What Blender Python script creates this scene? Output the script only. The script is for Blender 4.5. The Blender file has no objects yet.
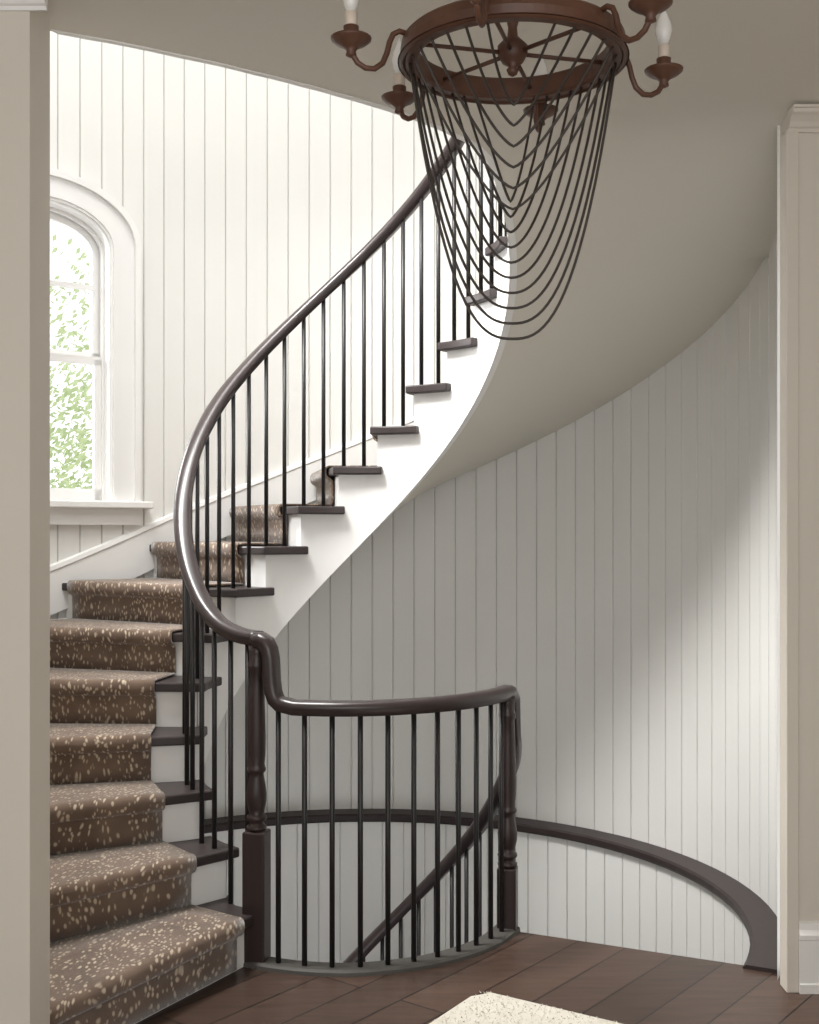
import bpy, math, random, bisect
from mathutils import Vector, Matrix
random.seed(4)
rad=math.radians
scene=bpy.context.scene
scene.view_settings.view_transform='Standard'
scene.view_settings.look='None'

# ---------------------------------------------------------------- materials
def newmat(name,col,rough=.5,spec=.5,metal=0):
    m=bpy.data.materials.new(name); m.use_nodes=True
    b=m.node_tree.nodes['Principled BSDF']
    b.inputs['Base Color'].default_value=(*col,1); b.inputs['Roughness'].default_value=rough
    b.inputs['Metallic'].default_value=metal
    b.inputs['Specular IOR Level'].default_value=spec
    return m
def N(m,t,**kw):
    n=m.node_tree.nodes.new(t)
    for k,v in kw.items(): setattr(n,k,v)
    return n
def L(m,a,b): m.node_tree.links.new(a,b)
def srgb(r,g,b):
    f=lambda c:(c/255/12.92 if c/255<=.04045 else ((c/255+.055)/1.055)**2.4)
    return (f(r),f(g),f(b))
def noisemat(name,c1,c2,scale=5,rough=.5,bump=0,stretch=(1,1,1),spec=.5,metal=0):
    m=newmat(name,c1,rough,spec,metal); b=m.node_tree.nodes['Principled BSDF']
    tc=N(m,'ShaderNodeTexCoord'); mp=N(m,'ShaderNodeMapping'); mp.inputs['Scale'].default_value=stretch
    nz=N(m,'ShaderNodeTexNoise'); nz.inputs['Scale'].default_value=scale; nz.inputs['Detail'].default_value=5
    cr=N(m,'ShaderNodeMix',data_type='RGBA')
    cr.inputs[6].default_value=(*c1,1); cr.inputs[7].default_value=(*c2,1)
    L(m,tc.outputs['Object'],mp.inputs[0]); L(m,mp.outputs[0],nz.inputs[0]); L(m,nz.outputs['Fac'],cr.inputs[0]); L(m,cr.outputs[2],b.inputs['Base Color'])
    if bump:
        bp=N(m,'ShaderNodeBump'); bp.inputs['Strength'].default_value=bump; bp.inputs['Distance'].default_value=.01
        L(m,nz.outputs['Fac'],bp.inputs['Height']); L(m,bp.outputs[0],b.inputs['Normal'])
    return m
M_board=noisemat('painted_boards',srgb(226,225,221),srgb(231,230,226),3,.45)
M_white=noisemat('white_trim_paint',srgb(232,231,228),srgb(237,236,234),3,.4)
M_wall=noisemat('greige_wall_paint',srgb(210,203,192),srgb(215,208,197),2,.7)
M_ceil=noisemat('ceiling_paint',srgb(217,212,201),srgb(221,216,205),2,.8)
M_tread=noisemat('dark_stained_tread',srgb(48,42,42),srgb(66,58,57),9,.4,stretch=(1,1,6),spec=.35)
M_rail=noisemat('dark_stained_rail',srgb(48,40,40),srgb(62,53,52),12,.3,stretch=(1,1,1),spec=.45)
M_ledge=noisemat('dark_stained_ledge',srgb(46,38,38),srgb(60,51,50),12,.45,spec=.25)
M_newel=noisemat('newel_wood',srgb(40,30,29),srgb(54,42,40),14,.35,stretch=(4,4,.6),spec=.4)
M_iron=noisemat('black_iron',srgb(20,18,19),srgb(30,27,27),20,.45)
M_curb=noisemat('grey_nosing',srgb(70,68,65),srgb(84,81,77),8,.5,spec=.3)
M_rug=noisemat('cream_hide',srgb(224,219,208),srgb(206,199,185),18,.95,bump=.8)
M_bronze=noisemat('rust_brown_wood',srgb(70,45,34),srgb(104,68,50),16,.45,bump=.2)
M_strand=noisemat('dark_bead_strand',srgb(46,39,35),srgb(66,56,50),40,.5)
M_candle=newmat('candle_sleeve',srgb(214,200,186),.5)
M_bulb=newmat('bulb_glass',srgb(228,226,222),.15)
M_floor=newmat('walnut_planks',(.05,.03,.02),.38,.4)
def mkfloor(m):
    b=m.node_tree.nodes['Principled BSDF']
    tc=N(m,'ShaderNodeTexCoord'); mp=N(m,'ShaderNodeMapping'); mp.inputs['Rotation'].default_value=(0,0,rad(-52))
    br=N(m,'ShaderNodeTexBrick'); br.offset=.37
    br.inputs['Color1'].default_value=(*srgb(96,75,64),1); br.inputs['Color2'].default_value=(*srgb(64,50,43),1)
    br.inputs['Mortar'].default_value=(*srgb(22,16,15),1)
    br.inputs['Scale'].default_value=1; br.inputs['Mortar Size'].default_value=.003; br.inputs['Brick Width'].default_value=1.5; br.inputs['Row Height'].default_value=.17
    mp2=N(m,'ShaderNodeMapping'); mp2.inputs['Rotation'].default_value=(0,0,rad(-52)); mp2.inputs['Scale'].default_value=(1.5,14,1)
    nz=N(m,'ShaderNodeTexNoise'); nz.inputs['Scale'].default_value=3; nz.inputs['Detail'].default_value=6
    mx=N(m,'ShaderNodeMix',data_type='RGBA',blend_type='MULTIPLY'); mx.inputs[0].default_value=.65
    cr=N(m,'ShaderNodeValToRGB'); cr.color_ramp.elements[0].position=.3; cr.color_ramp.elements[0].color=(.5,.5,.5,1); cr.color_ramp.elements[1].position=.7
    L(m,tc.outputs['Object'],mp.inputs[0]); L(m,mp.outputs[0],br.inputs[0]); L(m,tc.outputs['Object'],mp2.inputs[0]); L(m,mp2.outputs[0],nz.inputs[0])
    L(m,nz.outputs['Fac'],cr.inputs[0]); L(m,br.outputs['Color'],mx.inputs[6]); L(m,cr.outputs[0],mx.inputs[7]); L(m,mx.outputs[2],b.inputs['Base Color'])
mkfloor(M_floor)
M_carpet=newmat('antelope_carpet',(.1,.07,.05),.9,.2)
def mkcarpet(m):
    b=m.node_tree.nodes['Principled BSDF']
    b.inputs['Sheen Weight'].default_value=.5; b.inputs['Sheen Roughness'].default_value=.4
    tc=N(m,'ShaderNodeTexCoord'); mp=N(m,'ShaderNodeMapping'); mp.inputs['Scale'].default_value=(1.2,.55,.55); mp.inputs['Rotation'].default_value=(0,0,.3)
    nz=N(m,'ShaderNodeTexNoise'); nz.inputs['Scale'].default_value=9
    ad=N(m,'ShaderNodeMixRGB',blend_type='ADD'); ad.inputs[0].default_value=.07
    vo=N(m,'ShaderNodeTexVoronoi'); vo.inputs['Scale'].default_value=60; vo.inputs['Randomness'].default_value=.85
    cr=N(m,'ShaderNodeValToRGB'); e=cr.color_ramp.elements
    e[0].position=.20; e[0].color=(1,1,1,1); e[1].position=.40; e[1].color=(0,0,0,1)
    mix=N(m,'ShaderNodeMix',data_type='RGBA'); 
    base=N(m,'ShaderNodeMix',data_type='RGBA'); base.inputs[6].default_value=(*srgb(86,70,60),1); base.inputs[7].default_value=(*srgb(134,114,99),1)
    mix.inputs[7].default_value=(*srgb(194,179,158),1)
    n2=N(m,'ShaderNodeTexNoise'); n2.inputs['Scale'].default_value=8
    L(m,tc.outputs['Object'],mp.inputs[0]); L(m,mp.outputs[0],ad.inputs[1]); L(m,mp.outputs[0],nz.inputs[0]); L(m,nz.outputs['Color'],ad.inputs[2])
    L(m,ad.outputs[0],vo.inputs[0]); L(m,vo.outputs['Distance'],cr.inputs[0]); L(m,cr.outputs[0],mix.inputs[0])
    L(m,tc.outputs['Object'],n2.inputs[0]); L(m,n2.outputs['Fac'],base.inputs[0]); L(m,base.outputs[2],mix.inputs[6])
    L(m,mix.outputs[2],b.inputs['Base Color'])
    n3=N(m,'ShaderNodeTexNoise'); n3.inputs['Scale'].default_value=300
    bp=N(m,'ShaderNodeBump'); bp.inputs['Strength'].default_value=.4; bp.inputs['Distance'].default_value=.004
    L(m,tc.outputs['Object'],n3.inputs[0]); L(m,n3.outputs['Fac'],bp.inputs['Height']); L(m,bp.outputs[0],b.inputs['Normal'])
mkcarpet(M_carpet)
M_glass=bpy.data.materials.new('window_glass'); M_glass.use_nodes=True
def mkglass(m):
    nt=m.node_tree; nt.nodes.clear()
    o=N(m,'ShaderNodeOutputMaterial'); t=N(m,'ShaderNodeBsdfTransparent'); g=N(m,'ShaderNodeBsdfGlossy'); g.inputs['Roughness'].default_value=.02
    x=N(m,'ShaderNodeMixShader'); x.inputs[0].default_value=.05
    L(m,t.outputs[0],x.inputs[1]); L(m,g.outputs[0],x.inputs[2]); L(m,x.outputs[0],o.inputs[0])
mkglass(M_glass)
M_leaf=noisemat('leaves',srgb(150,172,130),srgb(205,216,165),1.2,.6)
M_bark=noisemat('bark',srgb(90,75,60),srgb(120,100,80),9,.9)

# ---------------------------------------------------------------- mesh helpers
def empty(name,loc=(0,0,0)):
    o=bpy.data.objects.new(name,None); o.location=loc; scene.collection.objects.link(o); o.empty_display_size=.1; return o
def mesh(name,V,F,mat,parent=None,smooth=False,bevel=0,solid=0):
    me=bpy.data.meshes.new(name); me.from_pydata([tuple(v) for v in V],[],F); me.update()
    if smooth:
        for p in me.polygons: p.use_smooth=True
    o=bpy.data.objects.new(name,me); scene.collection.objects.link(o)
    for mm in (mat if isinstance(mat,list) else [mat]): me.materials.append(mm)
    if parent: o.parent=parent
    if solid:
        s=o.modifiers.new('s','SOLIDIFY'); s.thickness=solid; s.offset=0
    if bevel:
        b=o.modifiers.new('b','BEVEL'); b.width=bevel; b.segments=2; b.limit_method='ANGLE'
    return o
class MB:
    def __init__(s): s.V=[]; s.F=[]
    def add(s,V,F):
        k=len(s.V); s.V+= [tuple(v) for v in V]; s.F+=[tuple(i+k for i in f) for f in F]
    def prism(s,pts,z0,z1):
        n=len(pts)
        V=[(p[0],p[1],z0) for p in pts]+[(p[0],p[1],z1) for p in pts]
        F=[tuple(range(n-1,-1,-1)),tuple(range(n,2*n))]+[(i,(i+1)%n,n+(i+1)%n,n+i) for i in range(n)]
        s.add(V,F)
    def box(s,x0,x1,y0,y1,z0,z1): s.prism([(x0,y0),(x1,y0),(x1,y1),(x0,y1)],z0,z1)
    def tube(s,pts,r,n=8,cap=True):
        pts=[Vector(p) for p in pts]; m=len(pts); V=[];F=[]
        up=None
        for i,p in enumerate(pts):
            t=(pts[min(i+1,m-1)]-pts[max(i-1,0)]).normalized()
            if up is None:
                a=Vector((0,0,1)) if abs(t.z)<.9 else Vector((1,0,0)); up=(a-t*a.dot(t)).normalized()
            else: up=(up-t*up.dot(t)).normalized()
            sd=t.cross(up); rr=r[i] if isinstance(r,(list,tuple)) else r
            for k in range(n):
                a=2*math.pi*k/n; V.append(p+up*math.cos(a)*rr+sd*math.sin(a)*rr)
        for i in range(m-1):
            for k in range(n): F.append((i*n+k,i*n+(k+1)%n,(i+1)*n+(k+1)%n,(i+1)*n+k))
        if cap: F.append(tuple(range(n-1,-1,-1))); F.append(tuple(range((m-1)*n,m*n)))
        s.add(V,F)
    def lathe(s,prof,c=(0,0,0),n=24):
        V=[];F=[];m=len(prof)
        for (z,r) in prof:
            for k in range(n):
                a=2*math.pi*k/n; V.append((c[0]+r*math.cos(a),c[1]+r*math.sin(a),c[2]+z))
        for i in range(m-1):
            for k in range(n): F.append((i*n+k,i*n+(k+1)%n,(i+1)*n+(k+1)%n,(i+1)*n+k))
        F.append(tuple(range(n-1,-1,-1))); F.append(tuple(range((m-1)*n,m*n)))
        s.add(V,F)
    def obj(s,name,mat,parent=None,**k): return mesh(name,s.V,s.F,mat,parent,**k)

# ---------------------------------------------------------------- plan geometry
CX,CY=-.21,4.77
RO=1.63; RI=.635; H=.1785; TH1=241.; DT=15.7; NR=18
ZC=2.88; ZU=NR*H
def pol(r,t): return (CX+r*math.cos(rad(t)),CY+r*math.sin(rad(t)))
def dl(t): return .03*max(0,math.cos(rad(t)))
def tv(t): return (-math.sin(rad(t)),math.cos(rad(t)))
def line(t): return H*(1+(TH1-t)/DT)
def thn(n): return TH1-(n-1)*DT
def Rw(t):
    if t<=130: return RO
    r1=RO/math.cos(rad(t-130)) if t<215 else 99
    if t<165.4: return r1
    c=math.cos(rad(t)); s_=math.sin(rad(t))
    r2=1.93/(-c) if c<-.01 else 99
    r3=1.55/(-s_) if s_<-.01 else 99     # back face of wall_left (y=3.22)
    return min(r2,r3,r1)
def interp(keys,t):
    keys=sorted(keys)
    if t<=keys[0][0]: return keys[0][1]
    for (a,va),(b,vb) in zip(keys,keys[1:]):
        if t<=b: return va+(vb-va)*(t-a)/(b-a)
    return keys[-1][1]
OPEN=[(-122,1.80),(-119.5,1.70),(-117,1.59),(-110,1.355),(-103,1.175),(-97,1.055),(-91,.96),(-85,.885),(-79,.825),(-69,.745),(-58,.68),(-45,.635),(-26,RI-.027)]
def ropen(t): return interp(OPEN,t)
def smin(a,b,k):
    h=max(0,min(1,.5+.5*(b-a)/k)); return b*(1-h)+a*h-k*h*(1-h)
def sof(t,f): # f 0 inner,1 outer
    off=.45+(.30-.45)*f
    if t<30: off+= .03*f*min(1,(30-t)/50)
    return smin(line(t)-off,ZC,interp([(-32,.14),(-10,.32),(10,.35)],t))
def frange(a,b,st):
    n=max(1,int(round(abs(b-a)/st))); return [a+(b-a)*i/n for i in range(n+1)]

# ---------------------------------------------------------------- curved panelled walls
A=Vector((CX+RO*math.cos(rad(130)),CY+RO*math.sin(rad(130))))
D=Vector((-math.cos(rad(40)),-math.sin(rad(40)))); NI=Vector((-math.cos(rad(130)),-math.sin(rad(130))))
TC=.605; WS=1.64
def wallpath(off,t0,t1):
    pts=[]
    for t in frange(t0,t1,.4):
        r=Rw(t)-off/(1 if t<=130 else max(.6,math.cos(rad(min(t,165)-130)))); pts.append(Vector(pol(r,t)))
    return pts
def resample(pts,board=.112,g=.0042,depth=.011):
    S=[0]
    for a,b in zip(pts,pts[1:]): S.append(S[-1]+(b-a).length)
    tot=S[-1]
    def at(s):
        s=max(0,min(tot,s))
        i=min(max(bisect.bisect_right(S,s)-1,0),len(pts)-2)
        f=(s-S[i])/max(1e-9,S[i+1]-S[i]); p=pts[i].lerp(pts[i+1],f); d=(pts[i+1]-pts[i]).normalized()
        return p,Vector((d.y,-d.x))   # outward normal for ccw path
    out=[];s=0
    while s<tot:
        for ds,dd in ((g,0),(board*.33,0),(board*.66,0),(board-g,0),(board-g*.3,depth),(board+g*.3,depth)):
            p,n=at(s+ds); out.append(p+n*dd)
        s+=board
    return out
def archz(t,spring,rise,hw):
    u=min(1,abs(t)/hw); return spring+rise*math.sqrt(max(0,1-u*u))
def wallmesh(name,off,t0,t1,z0,z1,window=False):
    cols=resample(wallpath(off,t0,t1)); mb=MB()
    def loc(p):
        d=p-A; return d.dot(D)-TC, d.dot(NI)
    for a,b in zip(cols,cols[1:]):
        ta,na=loc(a); tb,nb=loc(b)
        if window and abs(ta)<.375 and abs(tb)<.375 and abs(na)<.05 and abs(nb)<.05:
            mb.add([(a.x,a.y,z0),(b.x,b.y,z0),(b.x,b.y,WS-.02),(a.x,a.y,WS-.02)],[(0,1,2,3)])
            mb.add([(a.x,a.y,archz(ta,2.88,.22,.38)),(b.x,b.y,archz(tb,2.88,.22,.38)),(b.x,b.y,z1),(a.x,a.y,z1)],[(0,1,2,3)])
        else:
            mb.add([(a.x,a.y,z0),(b.x,b.y,z0),(b.x,b.y,z1),(a.x,a.y,z1)],[(0,1,2,3)])
    return mb.obj(name,M_board)
wallmesh('wall_curved',0,-28.5,217,0,5.6,True)
wallmesh('wall_curved_lower',.1,-30,240,-3.3,-.012)

ts=frange(-26.2,212,3)
V=[];F=[]
for t in ts:
    ro=Rw(t)+.004; ri=Rw(t)-.125
    for r,z in ((ri+.008,-.028),(ri,-.018),(ri,.006),(ri+.01,.014),(ro,.014),(ro,-.028)):
        x,y=pol(r,t); V.append((x,y,z))
n=6
for i in range(len(ts)-1):
    for k in range(n): F.append((i*n+k,i*n+(k+1)%n,(i+1)*n+(k+1)%n,(i+1)*n+k))
F.append(tuple(range(n)))
mesh('trim_1',V,F,M_ledge)

# ---------------------------------------------------------------- floor / ceiling slabs
def rectR(t,x0=-3,x1=3,y0=-1.5,y1=99):
    c=math.cos(rad(t)); s=math.sin(rad(t)); c_=[]
    if c>1e-6: c_.append((x1-CX)/c)
    if c<-1e-6: c_.append((x0-CX)/c)
    if s<-1e-6: c_.append((y0-CY)/s)
    if s>1e-6: c_.append((y1-CY)/s)
    return min(c_)
def slab(name,ts,rin,z0,z1,mat):
    V=[];F=[]
    for t in ts:
        a=pol(rin(t),t); b=pol(max(rectR(t),rin(t)+.01),t)
        V+= [(*a,z0),(*b,z0),(*b,z1),(*a,z1)]
    for i in range(len(ts)-1):
        for k in range(4): F.append((i*4+k,i*4+(k+1)%4,(i+1)*4+(k+1)%4,(i+1)*4+k))
    F.append((0,1,2,3)); m=(len(ts)-1)*4; F.append((m+3,m+2,m+1,m))
    return mesh(name,V,F,mat)
slab('floor',frange(-25,-160,1.2),lambda t:.64 if t>-60 else .66,-.28,0,M_floor)
def rc(t):
    if t>-120.3: return ropen(t)
    return 1.55/abs(math.sin(rad(t)))
slab('ceiling',frange(-26,-150,1),rc,ZC,ZU-.01,M_ceil)
mb=MB(); mb.prism([pol(2.6,t) for t in range(0,360,15)],-3.32,-3.28); mb.obj('floor_basement',M_floor)
mb=MB(); mb.box(-3,3,3.2,7,5.6,5.65); mb.obj('ceiling_upper',M_ceil)

# ---------------------------------------------------------------- stairs
def stair(name,zoff,rout_off,n0,n1,soffit):
    P=empty(name)
    tr=MB(); ri=MB(); 
    for n in range(n0,n1+1):
        a=thn(n); b=thn(n+1); z=n*H+zoff
        tx,ty=tv(a); ov=.03
        rin0=.672 if (n==1 and zoff==0) else .60
        ro=lambda t:Rw(t)-rout_off
        pts=[]
        p=pol(rin0-dl(a),a); pts.append((p[0]+tx*ov,p[1]+ty*ov))
        p=pol(ro(a)-.004,a); pts.append((p[0]+tx*ov,p[1]+ty*ov))
        for t in frange(a,b-1,2.6): pts.append(pol(ro(t)-.004,t))
        for t in frange(b-2.2,a,2.6):
            rr=rin0-dl(t)
            if rin0>.61 and t<232: rr=.60+(.072)*(t-(b-2.2))/(232-(b-2.2))
            pts.append(pol(rr,t))
        tr.prism(pts,z-.036,z)
        p=pol(max(RI,rin0+.01)-dl(a)+.004,a); q=pol(ro(a)-.004,a)
        ri.prism([p,q,(q[0]-tx*.02,q[1]-ty*.02),(p[0]-tx*.02,p[1]-ty*.02)],z-H,z-.036)
    tr.obj('treads',M_tread,P,bevel=.006); ri.obj('risers',M_white,P)
    st=MB()
    for n in range(n0,n1+1):
        a=thn(n); b=thn(n+1); z=n*H+zoff-.034
        fr=frange(a,b,2.6)
        for t,u in zip(fr,fr[1:]):
            q=[]; cs=((RI,t),(RI,u),(RI+.03,u),(RI+.03,t))
            ex=lambda tt:(.04*max(0,min(1,(tt-226)/8)) if zoff==0 else 0)
            for (r,tt) in cs: q.append((*pol(r-dl(tt)+ex(tt),tt),min(soffit(tt,0),z-.002)))
            q+= [(*pol(r-dl(tt)+ex(tt),tt),z) for (r,tt) in cs]
            st.add(q,[(3,2,1,0),(4,5,6,7),(0,1,5,4),(2,3,7,6)])
    st.obj('inner_stringer',M_white,P)
    return P
def sofU(t,f): return max(sof(t,f),-.01)
ST=stair('curved_staircase',0,0,1,17,sofU)
V=[];F=[];ts=frange(212,-70,2); K=8
for t in ts:
    rin=RI-dl(t)+.005 if t>-26 else ropen(t)
    ro=Rw(t) if t>-2 else 3.0
    for k in range(K):
        f=k/(K-1)
        if t>-2: r=rin+(ro-rin)*f; ff=f
        else:
            r=rin+(1.62-rin)*min(1,f*1.4) if f<5.1/7 else 1.62+(3.0-1.62)*(k-5)/2; ff=min(1,(r-rin)/(1.62-rin))
        V.append((*pol(r,t),max(-.2,sof(t,ff)-(0.002 if t<-26 else 0))))
for i in range(len(ts)-1):
    for k in range(K-1): F.append((i*K+k,i*K+k+1,(i+1)*K+k+1,(i+1)*K+k))
mesh('stair_soffit',V,F,M_ceil,ST,smooth=True)
fa=MB(); ts=frange(-25,-118,1.5)
for t,u in zip(ts,ts[1:]):
    q=[]; cs=((t,0),(u,0),(u,.03),(t,.03))
    for (tt,dr) in cs: q.append((*pol(ropen(tt)-.004+dr,tt),sof(tt,0)-.004))
    for (tt,dr) in cs: q.append((*pol(ropen(tt)-.004+dr,tt),ZU-.005))
    fa.add(q,[(3,2,1,0),(4,5,6,7),(0,1,5,4),(2,3,7,6)])
fa.obj('upper_fascia',M_white,ST)
V=[];F=[];ts=frange(212,-26,2)
for t in ts:
    for dr,dz in ((.018,-.12),(.018,.085),(.024,.09),(.02,.11),(0,.115)):
        V.append((*pol(Rw(t)-dr,t),line(t)+dz))
for i in range(len(ts)-1):
    for k in range(4): F.append((i*5+k,i*5+k+1,(i+1)*5+k+1,(i+1)*5+k))
mesh('wall_skirt',V,F,M_white,ST)
J=14
def runner(n0,n1):
    mb=MB()
    for n in range(n0,n1+1):
        a=thn(n); b=thn(n+1); z=n*H; ta=tv(a); tb=tv(b)
        prof=[(1,.016,.010),(.5,None,.010),(0,.0,.010),(0,.028,.010),(0,.038,.006),(0,.044,-.004),(0,.045,-.018),(0,.042,-.034),(0,.034,-.044),(0,.020,-.050),(0,.012,-.06),(0,.011,-.11),(0,.011,-H+.011)]
        rows=[]
        for (fb,off,dz) in prof:
            row=[]
            for j in range(J):
                f=j/(J-1)
                pa=Vector(pol(.80+(Rw(a)-.065-.80)*f,a)); pb=Vector(pol(.80+(Rw(b)-.065-.80)*f,b))
                if fb==1: p=pb+Vector(tb)*off
                elif fb==.5: p=pa.lerp(pb,.5)
                else: p=pa+Vector(ta)*off
                row.append((p.x,p.y,z+dz))
            rows.append(row)
        V=[v for r in rows for v in r]; F=[]
        for i in range(len(rows)-1):
            for j in range(J-1): F.append((i*J+j,i*J+j+1,(i+1)*J+j+1,(i+1)*J+j))
        mb.add(V,F)
    return mb.obj('stair_runner_carpet',M_carpet,None,smooth=True,solid=.008)
runner(1,17)
LOW=stair('lower_staircase',-ZU,.1,5,17,lambda t,f:max(-3.3,line(t)-ZU-.45))

# ---------------------------------------------------------------- handrails
PROF=[(-.024,-.027),(.024,-.027),(.028,-.012),(.036,-.004),(.037,.008),(.030,.020),(.016,.027),(-.016,.027),(-.030,.020),(-.037,.008),(-.036,-.004),(-.028,-.012)]
def sweep(path,name,parent,mat=M_rail,sc=.93):
    pts=[Vector((*pol(r,t),z)) for t,r,z in path]; V=[];F=[];n=len(PROF)
    for i,(t,r,z) in enumerate(path):
        T=(pts[min(i+1,len(pts)-1)]-pts[max(i-1,0)]).normalized()
        S=Vector((math.cos(rad(t)),math.sin(rad(t)),0)); S=(S-T*S.dot(T)).normalized(); U=S.cross(T)
        if U.z<0 and abs(T.z)<.8: U=-U
        for a,b in PROF: V.append(pts[i]+S*a*sc+U*b*sc)
    for i in range(len(pts)-1):
        for k in range(n): F.append((i*n+k,i*n+(k+1)%n,(i+1)*n+(k+1)%n,(i+1)*n+k))
    F.append(tuple(range(n-1,-1,-1))); m=(len(pts)-1)*n; F.append(tuple(range(m,m+n)))
    return mesh(name,V,F,mat,parent,smooth=True)
RK=[(-26,line(-26)+.85),(150,line(150)+.85),(170,line(170)+.83),(188,line(188)+.80),(200,line(200)+.785),(211,1.30),(222,1.19),(232,1.135),(242,1.122)]
def rz_raw(t): return interp(RK,t)
def rz(t): return sum(rz_raw(max(-26,min(242,t+d))) for d in (-6,-4,-2,0,2,4,6))/7
def RR(t):
    c=math.cos(rad(t)); return .68-.055*max(0,c) if t<120 else .68
SR=empty('stair_railing')
path=[(t,RR(t),rz(t)) for t in frange(243,-26,2)]
sweep(path,'handrail',SR)
mb=MB()
for n in range(1,18):
    for d in (2.2,10.0):
        t=thn(n)-d
        rr=RR(t)-.008+(.012 if t>236 else 0)
        x,y=pol(rr,t); mb.tube([(x,y,n*H-.002),(x,y,rz(t)-.012)],.0092,10)
mb.obj('balusters',M_iron,SR,smooth=True)
mb=MB()
LR=empty('landing_railing')
def rf(t): return .70-(.06)*max(0,min(1,(t-270)/64))
dr=[(242.5,1.122),(244.8,1.121),(246.3,1.112),(247.3,1.09),(247.8,1.06),(248.0,1.02),(248.2,.98),(248.6,.945),(249.4,.920),(250.8,.905),(253,.900)]
path=[(t,.70,z) for t,z in dr]+[(t,rf(t),.895) for t in frange(255,334,2)]
path+=[(335.5,.637,.893),(337,.633,.888),(339,.63,.878),(342,.628,.86)]
def lowz(t): return line(t)-ZU+.93-.07*max(0,(15-t)/27)
for t in frange(-12,125,3): path.append((360+t,.62,lowz(t)))
sweep(path,'handrail',LR)
for i in range(11):
    t=250.0+i*(328.5-250.0)/10; x,y=pol(rf(t),t); mb.tube([(x,y,.015),(x,y,.885)],.0092,10)
mb.obj('balusters',M_iron,LR,smooth=True)
mb=MB()
for n in range(9,18):
    for d in (2.2,10.0):
        t=thn(n)-d; x,y=pol(.62,t); mb.tube([(x,y,n*H-ZU-.002),(x,y,lowz(t)-.01)],.0092,10)
mb.obj('lower_balusters',M_iron,LR,smooth=True)
V=[];F=[];ts=frange(240,336,2)
pr=((-.05,-.03),(-.055,-.01),(-.05,.012),(-.04,.018),(.03,.018),(.042,.012),(.045,-.005))
for t in ts:
    for dr_,z in pr: V.append((*pol(rf(t)+dr_,t),z))
n=len(pr)
for i in range(len(ts)-1):
    for k in range(n): F.append((i*n+k,i*n+(k+1)%n,(i+1)*n+(k+1)%n,(i+1)*n+k))
mesh('well_edge_nosing',V,F,M_curb,LR)

def newel(loc,hb,top,ang,s=.038,k=1.0):
    P=empty('newel_post',loc)
    b=MB(); c,sn=math.cos(ang),math.sin(ang)
    b.prism([(x*c-y*sn,x*sn+y*c) for x,y in ((-s,-s),(s,-s),(s,s),(-s,s))],.0,hb)
    b.obj('square_base',M_newel,P,bevel=.006)
    L_=top-hb; pr=[(0,.030),(.012,.035),(.024,.035),(.034,.026),(.048,.025),(.058,.033),(.070,.036),(.082,.033),(.092,.026),(.12,.029),(.16,.034),(.20,.035),(.25,.031),(.29,.026),(.31,.025),(.322,.031),(.334,.033),(.345,.030),(.36,.028),(.42,.031),(.5,.032),(.62,.030),(.78,.027),(.86,.025),(.88,.030),(.90,.031),(.92,.026),(.96,.026),(1,.030)]
    b=MB(); b.lathe([(hb+z*L_,r*k) for z,r in pr],n=28); b.obj('turned_shaft',M_newel,P,smooth=True)
    return P
x,y=pol(.692,242.5); newel((x,y,0),.46,1.10,rad(-12),.040)
x,y=pol(.64,334.3); newel((x,y,0),.24,.875,rad(-12),.036,1.05)

# ---------------------------------------------------------------- flat walls and trim
WL0,WL1=3.05,3.22; XL=-.965
mb=MB(); mb.box(-3,XL,WL0,WL1,0,ZC); mb.obj('wall_left',M_wall)
mb=MB(); mb.box(1.235,3,3.9,4.0,-.2,ZC); mb.obj('wall_right',M_wall)
mb=MB(); mb.box(1.222,1.262,3.888,3.96,0,ZC-.085); mb.obj('trim_2',M_wall,bevel=.003)
mb=MB(); mb.box(-3.05,-2.9,-1.5,3.05,0,ZC); mb.obj('wall_west',M_wall)
mb=MB(); mb.box(2.4,2.5,-1.5,3.9,0,ZC); mb.obj('wall_east',M_wall)
def prof_x(name,prof,x0,x1,y,sgn,mat):
    V=[];F=[];n=len(prof)
    for x in (x0,x1):
        for d,z in prof: V.append((x,y-d*sgn,z))
    for k in range(n): F.append((k,(k+1)%n,n+(k+1)%n,n+k))
    F.append(tuple(range(n))); F.append(tuple(range(2*n-1,n-1,-1)))
    return mesh(name,V,F,mat)
crown=[(0,-.10),(.008,-.10),(.012,-.085),(.02,-.08),(.028,-.06),(.045,-.04),(.06,-.03),(.062,-.015),(.07,-.012),(.07,0),(0,0)]
prof_x('trim_3',[(d,ZC-.002+z*.6) for d,z in crown],-3,XL+.045,WL0,1,M_white)
prof_x('trim_4',[(d,ZC-.02+z*.7) for d,z in crown],1.228,3,3.9,1,M_wall)
base=[(0,0),(.022,0),(.022,.03),(.017,.033),(.017,.17),(.024,.175),(.024,.19),(.014,.205),(.012,.225),(0,.23)]
prof_x('baseboard_right',base,1.262,2.4,3.9,1,M_white)
prof_x('baseboard_left',base,-2.9,XL,WL0,1,M_white)

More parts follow.
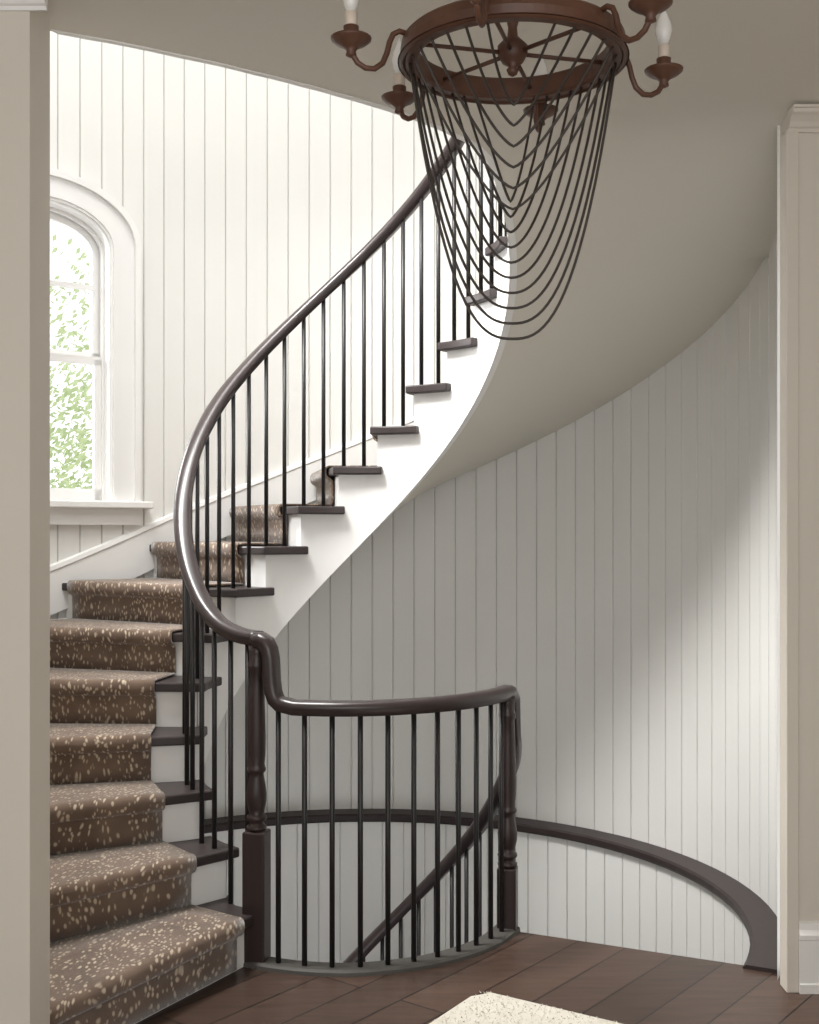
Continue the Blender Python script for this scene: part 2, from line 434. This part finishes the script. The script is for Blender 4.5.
# ---------------------------------------------------------------- window
W=empty('window_1')
def wp(t,n,z):
    p=A+D*(TC+t)+NI*n; return (p.x,p.y,z)
def outline(hw,spring,rise,sill,K=24):
    o=[(-hw,sill)]
    for i in range(K+1):
        a=math.pi-math.pi*i/K; o.append((hw*math.cos(a),spring+rise*math.sin(a)))
    o.append((hw,sill)); return o
def ring(name,oi,oo,n0,n1,mat):
    V=[];F=[];k=len(oi)
    for o in (oi,oo):
        for n in (n0,n1):
            V+=[wp(t,n,z) for t,z in o]
    for i in range(k-1):
        j=(i+1)%k
        F+=[(k+i,k+j,3*k+j,3*k+i),(i,j,2*k+j,2*k+i),(i,j,k+j,k+i),(2*k+i,2*k+j,3*k+j,3*k+i)]
    return mesh(name,V,F,mat,W)
def wbox(mb,t0,t1,n0,n1,z0,z1):
    V=[wp(t,n,z) for z in (z0,z1) for t,n in ((t0,n0),(t1,n0),(t1,n1),(t0,n1))]
    mb.add(V,[(3,2,1,0),(4,5,6,7),(0,1,5,4),(1,2,6,5),(2,3,7,6),(3,0,4,7)])
S0=WS
ring('casing',outline(.335,2.86,.19,S0),outline(.475,2.89,.29,S0),-.01,.028,M_white)
ring('casing_bead',outline(.345,2.863,.20,S0),outline(.365,2.865,.218,S0),.02,.036,M_white)
ring('back_band',outline(.455,2.888,.272,S0),outline(.485,2.892,.302,S0),-.01,.048,M_white)
ring('jamb',outline(.328,2.855,.18,S0),outline(.36,2.865,.205,S0),-.10,.02,M_white)
ring('stop',outline(.316,2.85,.172,S0),outline(.33,2.86,.185,S0),-.06,-.035,M_white)
ring('upper_sash',outline(.282,2.845,.145,2.33),outline(.33,2.855,.18,2.33),-.10,-.07,M_white)
mb=MB()
wbox(mb,-.32,.32,-.10,-.07,2.325,2.365); wbox(mb,-.285,.285,-.092,-.07,2.67,2.695)
wbox(mb,-.32,.32,-.07,-.045,2.305,2.345)
wbox(mb,-.32,-.282,-.07,-.045,S0,2.33); wbox(mb,.282,.32,-.07,-.045,S0,2.33); wbox(mb,-.32,.32,-.07,-.045,S0,S0+.06)
mb.obj('sash_bars',M_white,W)
mb=MB(); wbox(mb,-.54,.54,-.11,.075,S0-.035,S0); mb.obj('sill',M_white,W,bevel=.006)
mb=MB(); wbox(mb,-.49,.49,-.01,.03,S0-.115,S0-.034); wbox(mb,-.49,.49,-.01,.04,S0-.06,S0-.034); mb.obj('apron',M_white,W)
mb=MB(); mb.add([wp(-.29,-.085,2.35),wp(.29,-.085,2.35),wp(.29,-.085,2.90),wp(-.29,-.085,2.90)],[(0,1,2,3)])
mb.add([wp(-.29,-.058,S0),wp(.29,-.058,S0),wp(.29,-.058,2.33),wp(-.29,-.058,2.33)],[(0,1,2,3)]); mb.obj('glass',M_glass,W)

# ---------------------------------------------------------------- garden tree
T=empty('garden_tree',(0,0,0))
mb=MB(); mb.tube([(-4.6,11.5,-1),(-4.5,11.5,1),(-4.2,11.4,2.6),(-4.0,11.3,3.6)],[.14,.11,.07,.03],8); mb.obj('trunk',M_bark,T)
mb=MB()
for i in range(22000):
    cx=random.gauss(-3.3,1.0); cy=random.uniform(9.5,12.5); cz=random.uniform(-.5,4.6)
    if random.random()<(cz-1.6)/2.6: continue
    s=random.uniform(.025,.055); n=Vector((random.gauss(0,1),random.gauss(0,1),random.gauss(0,1))).normalized()
    u=n.orthogonal().normalized(); v=n.cross(u); c=Vector((cx,cy,cz))
    mb.add([c-u*s,c+v*s*.45,c+u*s,c-v*s*.45],[(0,1,2,3)])
mb.obj('leaves',M_leaf,T)

# ---------------------------------------------------------------- rug
def rug():
    c=Vector((.227,3.875)); dx=Vector((.84,-.54)).normalized(); dy=Vector((-.54,-.84)).normalized(); w,h=1.5,2.1
    R=.05; nn=110
    def P(a,b): return c+dx*a+dy*b
    per=[]
    for i in range(nn): per.append((R+(w-2*R)*i/nn,0))
    for i in range(nn): per.append((w,R+(h-2*R)*i/nn))
    for i in range(nn): per.append((w-R-(w-2*R)*i/nn,h))
    for i in range(nn): per.append((0,h-R-(h-2*R)*i/nn))
    out=[(a+random.uniform(-.005,.005),b+random.uniform(-.005,.005)) for a,b in per]
    V=[];F=[];n=len(out)
    for ins,z in ((0,.001),(-.004,.008),(.006,.018),(.03,.022)):
        for a,b in out:
            aa=min(max(a,ins),w-ins); bb=min(max(b,ins),h-ins); p=P(aa if ins>0 else a,bb if ins>0 else b); V.append((p.x,p.y,z))
    for l in range(3):
        for i in range(n): F.append((l*n+i,l*n+(i+1)%n,(l+1)*n+(i+1)%n,(l+1)*n+i))
    F.append(tuple(range(3*n,4*n)))
    for i in range(9000):
        a=random.uniform(.02,w-.02); b=random.uniform(.02,h-.02) if random.random()<.4 else random.uniform(0.02,.6)
        p=P(a,b); an=random.uniform(0,6.28); l=random.uniform(.004,.011); k=len(V)
        dx_,dy_=math.cos(an)*l,math.sin(an)*l
        V+=[(p.x-dy_*.4,p.y+dx_*.4,.020),(p.x+dy_*.4,p.y-dx_*.4,.020),(p.x+dx_,p.y+dy_,.027)]; F.append((k,k+1,k+2))
    return mesh('area_rug',V,F,M_rug)
rug()

# ---------------------------------------------------------------- chandelier
CHX,CHY,CHZ=.232,2.70,2.57
CH=empty('chandelier',(CHX,CHY,0))
def ringband(mb,ro,ri_,z0,z1,n=72):
    prof=[(ri_,z0+.004),(ri_+.006,z0),(ro-.008,z0),(ro,z0+.006),(ro+.003,(z0+z1)/2),(ro,z1-.006),(ro-.006,z1),(ri_+.004,z1),(ri_,z1-.004)]
    V=[];F=[];m=len(prof)
    for k in range(n):
        a=2*math.pi*k/n
        for r,z in prof: V.append((r*math.cos(a),r*math.sin(a),z))
    for k in range(n):
        for i in range(m): F.append((k*m+i,k*m+(i+1)%m,((k+1)%n)*m+(i+1)%m,((k+1)%n)*m+i))
    mb.add(V,F)
mb=MB(); ringband(mb,.25,.215,CHZ-.02,CHZ+.03); ringband(mb,.256,.246,CHZ-.024,CHZ-.012); mb.obj('ring',M_bronze,CH,smooth=False)
hub=MB(); hub.lathe([(-.05,.002),(-.045,.010),(-.035,.014),(-.028,.008),(-.018,.024),(0,.034),(.018,.034),(.03,.022),(.04,.012),(.06,.01),(.09,.018),(.11,.01),(.30,.008),(.305,.05),(.31,.052)],(0,0,CHZ-.0)); hub.obj('hub_stem_canopy',M_bronze,CH,smooth=True)
sp=MB()
for k in range(6):
    a=rad(74+60*k)
    c,s=math.cos(a),math.sin(a)
    sp.tube([(.02*c,.02*s,CHZ+.002),(.235*c,.235*s,CHZ+.002)],.005,8)
sp.obj('spokes',M_bronze,CH,smooth=True)
am=MB(); cu=MB(); ca=MB(); bu=MB()
for k in range(6):
    a=rad(74+60*k); c,s=math.cos(a),math.sin(a)
    prof=[(.245,.022),(.262,.026),(.276,.018),(.284,0),(.290,-.025),(.300,-.048),(.318,-.062),(.338,-.062),(.356,-.052),(.367,-.035),(.37,-.018)]
    am.tube([(r*c,r*s,CHZ+z) for r,z in prof],.0065,8)
    b=(.37*c,.37*s,CHZ-.02)
    cu.lathe([(-.022,.004),(-.018,.012),(-.008,.010),(0,.018),(.008,.034),(.016,.044),(.020,.045),(.021,.036),(.018,.016),(.03,.016),(.045,.017),(.047,.013)],b,20)
    ca.lathe([(.04,.0135),(.075,.0135),(.077,.010)],b,16)
    bu.lathe([(.077,.009),(.09,.015),(.108,.020),(.125,.018),(.148,.009),(.17,.001)],b,14)
am.obj('arms',M_bronze,CH,smooth=True); cu.obj('bobeches',M_bronze,CH,smooth=True); ca.obj('candle_sleeves',M_candle,CH,smooth=True); bu.obj('bulbs',M_bulb,CH,smooth=True)
st=MB(); R=.232
def strand(hw,yend,ymid,drop,p):
    pts=[]
    for k in range(41):
        u=-1+2*k/40; z=CHZ-.015-drop*(1-abs(u)**p)
        pts.append((hw*u,ymid+(yend-ymid)*u*u,z))
    st.tube(pts,.0032,6)
for i in range(10):      # back half, nested deep swags
    f=i*8
    strand(R*math.cos(rad(f)),R*math.sin(rad(f)),R*.25*math.sin(rad(f)),.625-.036*i,2.6-.14*i)
for i in range(1,7):     # front half, shallower
    f=i*12
    strand(R*math.cos(rad(f)),-R*math.sin(rad(f)),-R*.15*math.sin(rad(f)),.38-.045*i,1.5-.05*i)
st.obj('bead_strands',M_strand,CH,smooth=True)

# ---------------------------------------------------------------- lights
def area(name,loc,target,size,power,col=(1,1,1),sy=None,spread=None):
    l=bpy.data.lights.new(name,'AREA'); l.energy=power; l.color=col; l.size=size
    if sy: l.shape='RECTANGLE'; l.size_y=sy
    if spread: l.spread=rad(spread)
    o=bpy.data.objects.new(name,l); scene.collection.objects.link(o); o.location=loc
    o.rotation_euler=(Vector(target)-Vector(loc)).to_track_quat('-Z','Y').to_euler(); return o
area('upper_hall_light',(-.4,4.3,5.45),(-.4,4.9,0),2.2,58,(1,1,1))
area('upper_stairwell_light',(-1.25,4.15,4.6),(.95,5.0,.6),.8,62,(1,.995,.98),None,85)
area('window_daylight',(-3.5,6.35,3.2),(1.3,4.4,1.0),1.2,185,(1,1,1))
area('hall_fill_light',(0,-1.2,2.2),(0,4,1.3),2.4,34,(1,.955,.90),1.2)  # added fill from behind the camera, brightens the near hall surfaces; no visible source
w=bpy.data.worlds.new('World'); scene.world=w; w.use_nodes=True
w.node_tree.nodes['Background'].inputs[0].default_value=(.98,.985,1,1); w.node_tree.nodes['Background'].inputs[1].default_value=1.5

# ---------------------------------------------------------------- camera
cd=bpy.data.cameras.new('camera'); cam=bpy.data.objects.new('camera',cd); scene.collection.objects.link(cam)
cam.location=(0,0,1.5); cam.rotation_euler=(rad(90),0,0)
cd.sensor_fit='HORIZONTAL'; cd.sensor_width=36; cd.lens=36*1200/819; cd.shift_y=18/819; cd.clip_start=.05
scene.camera=cam
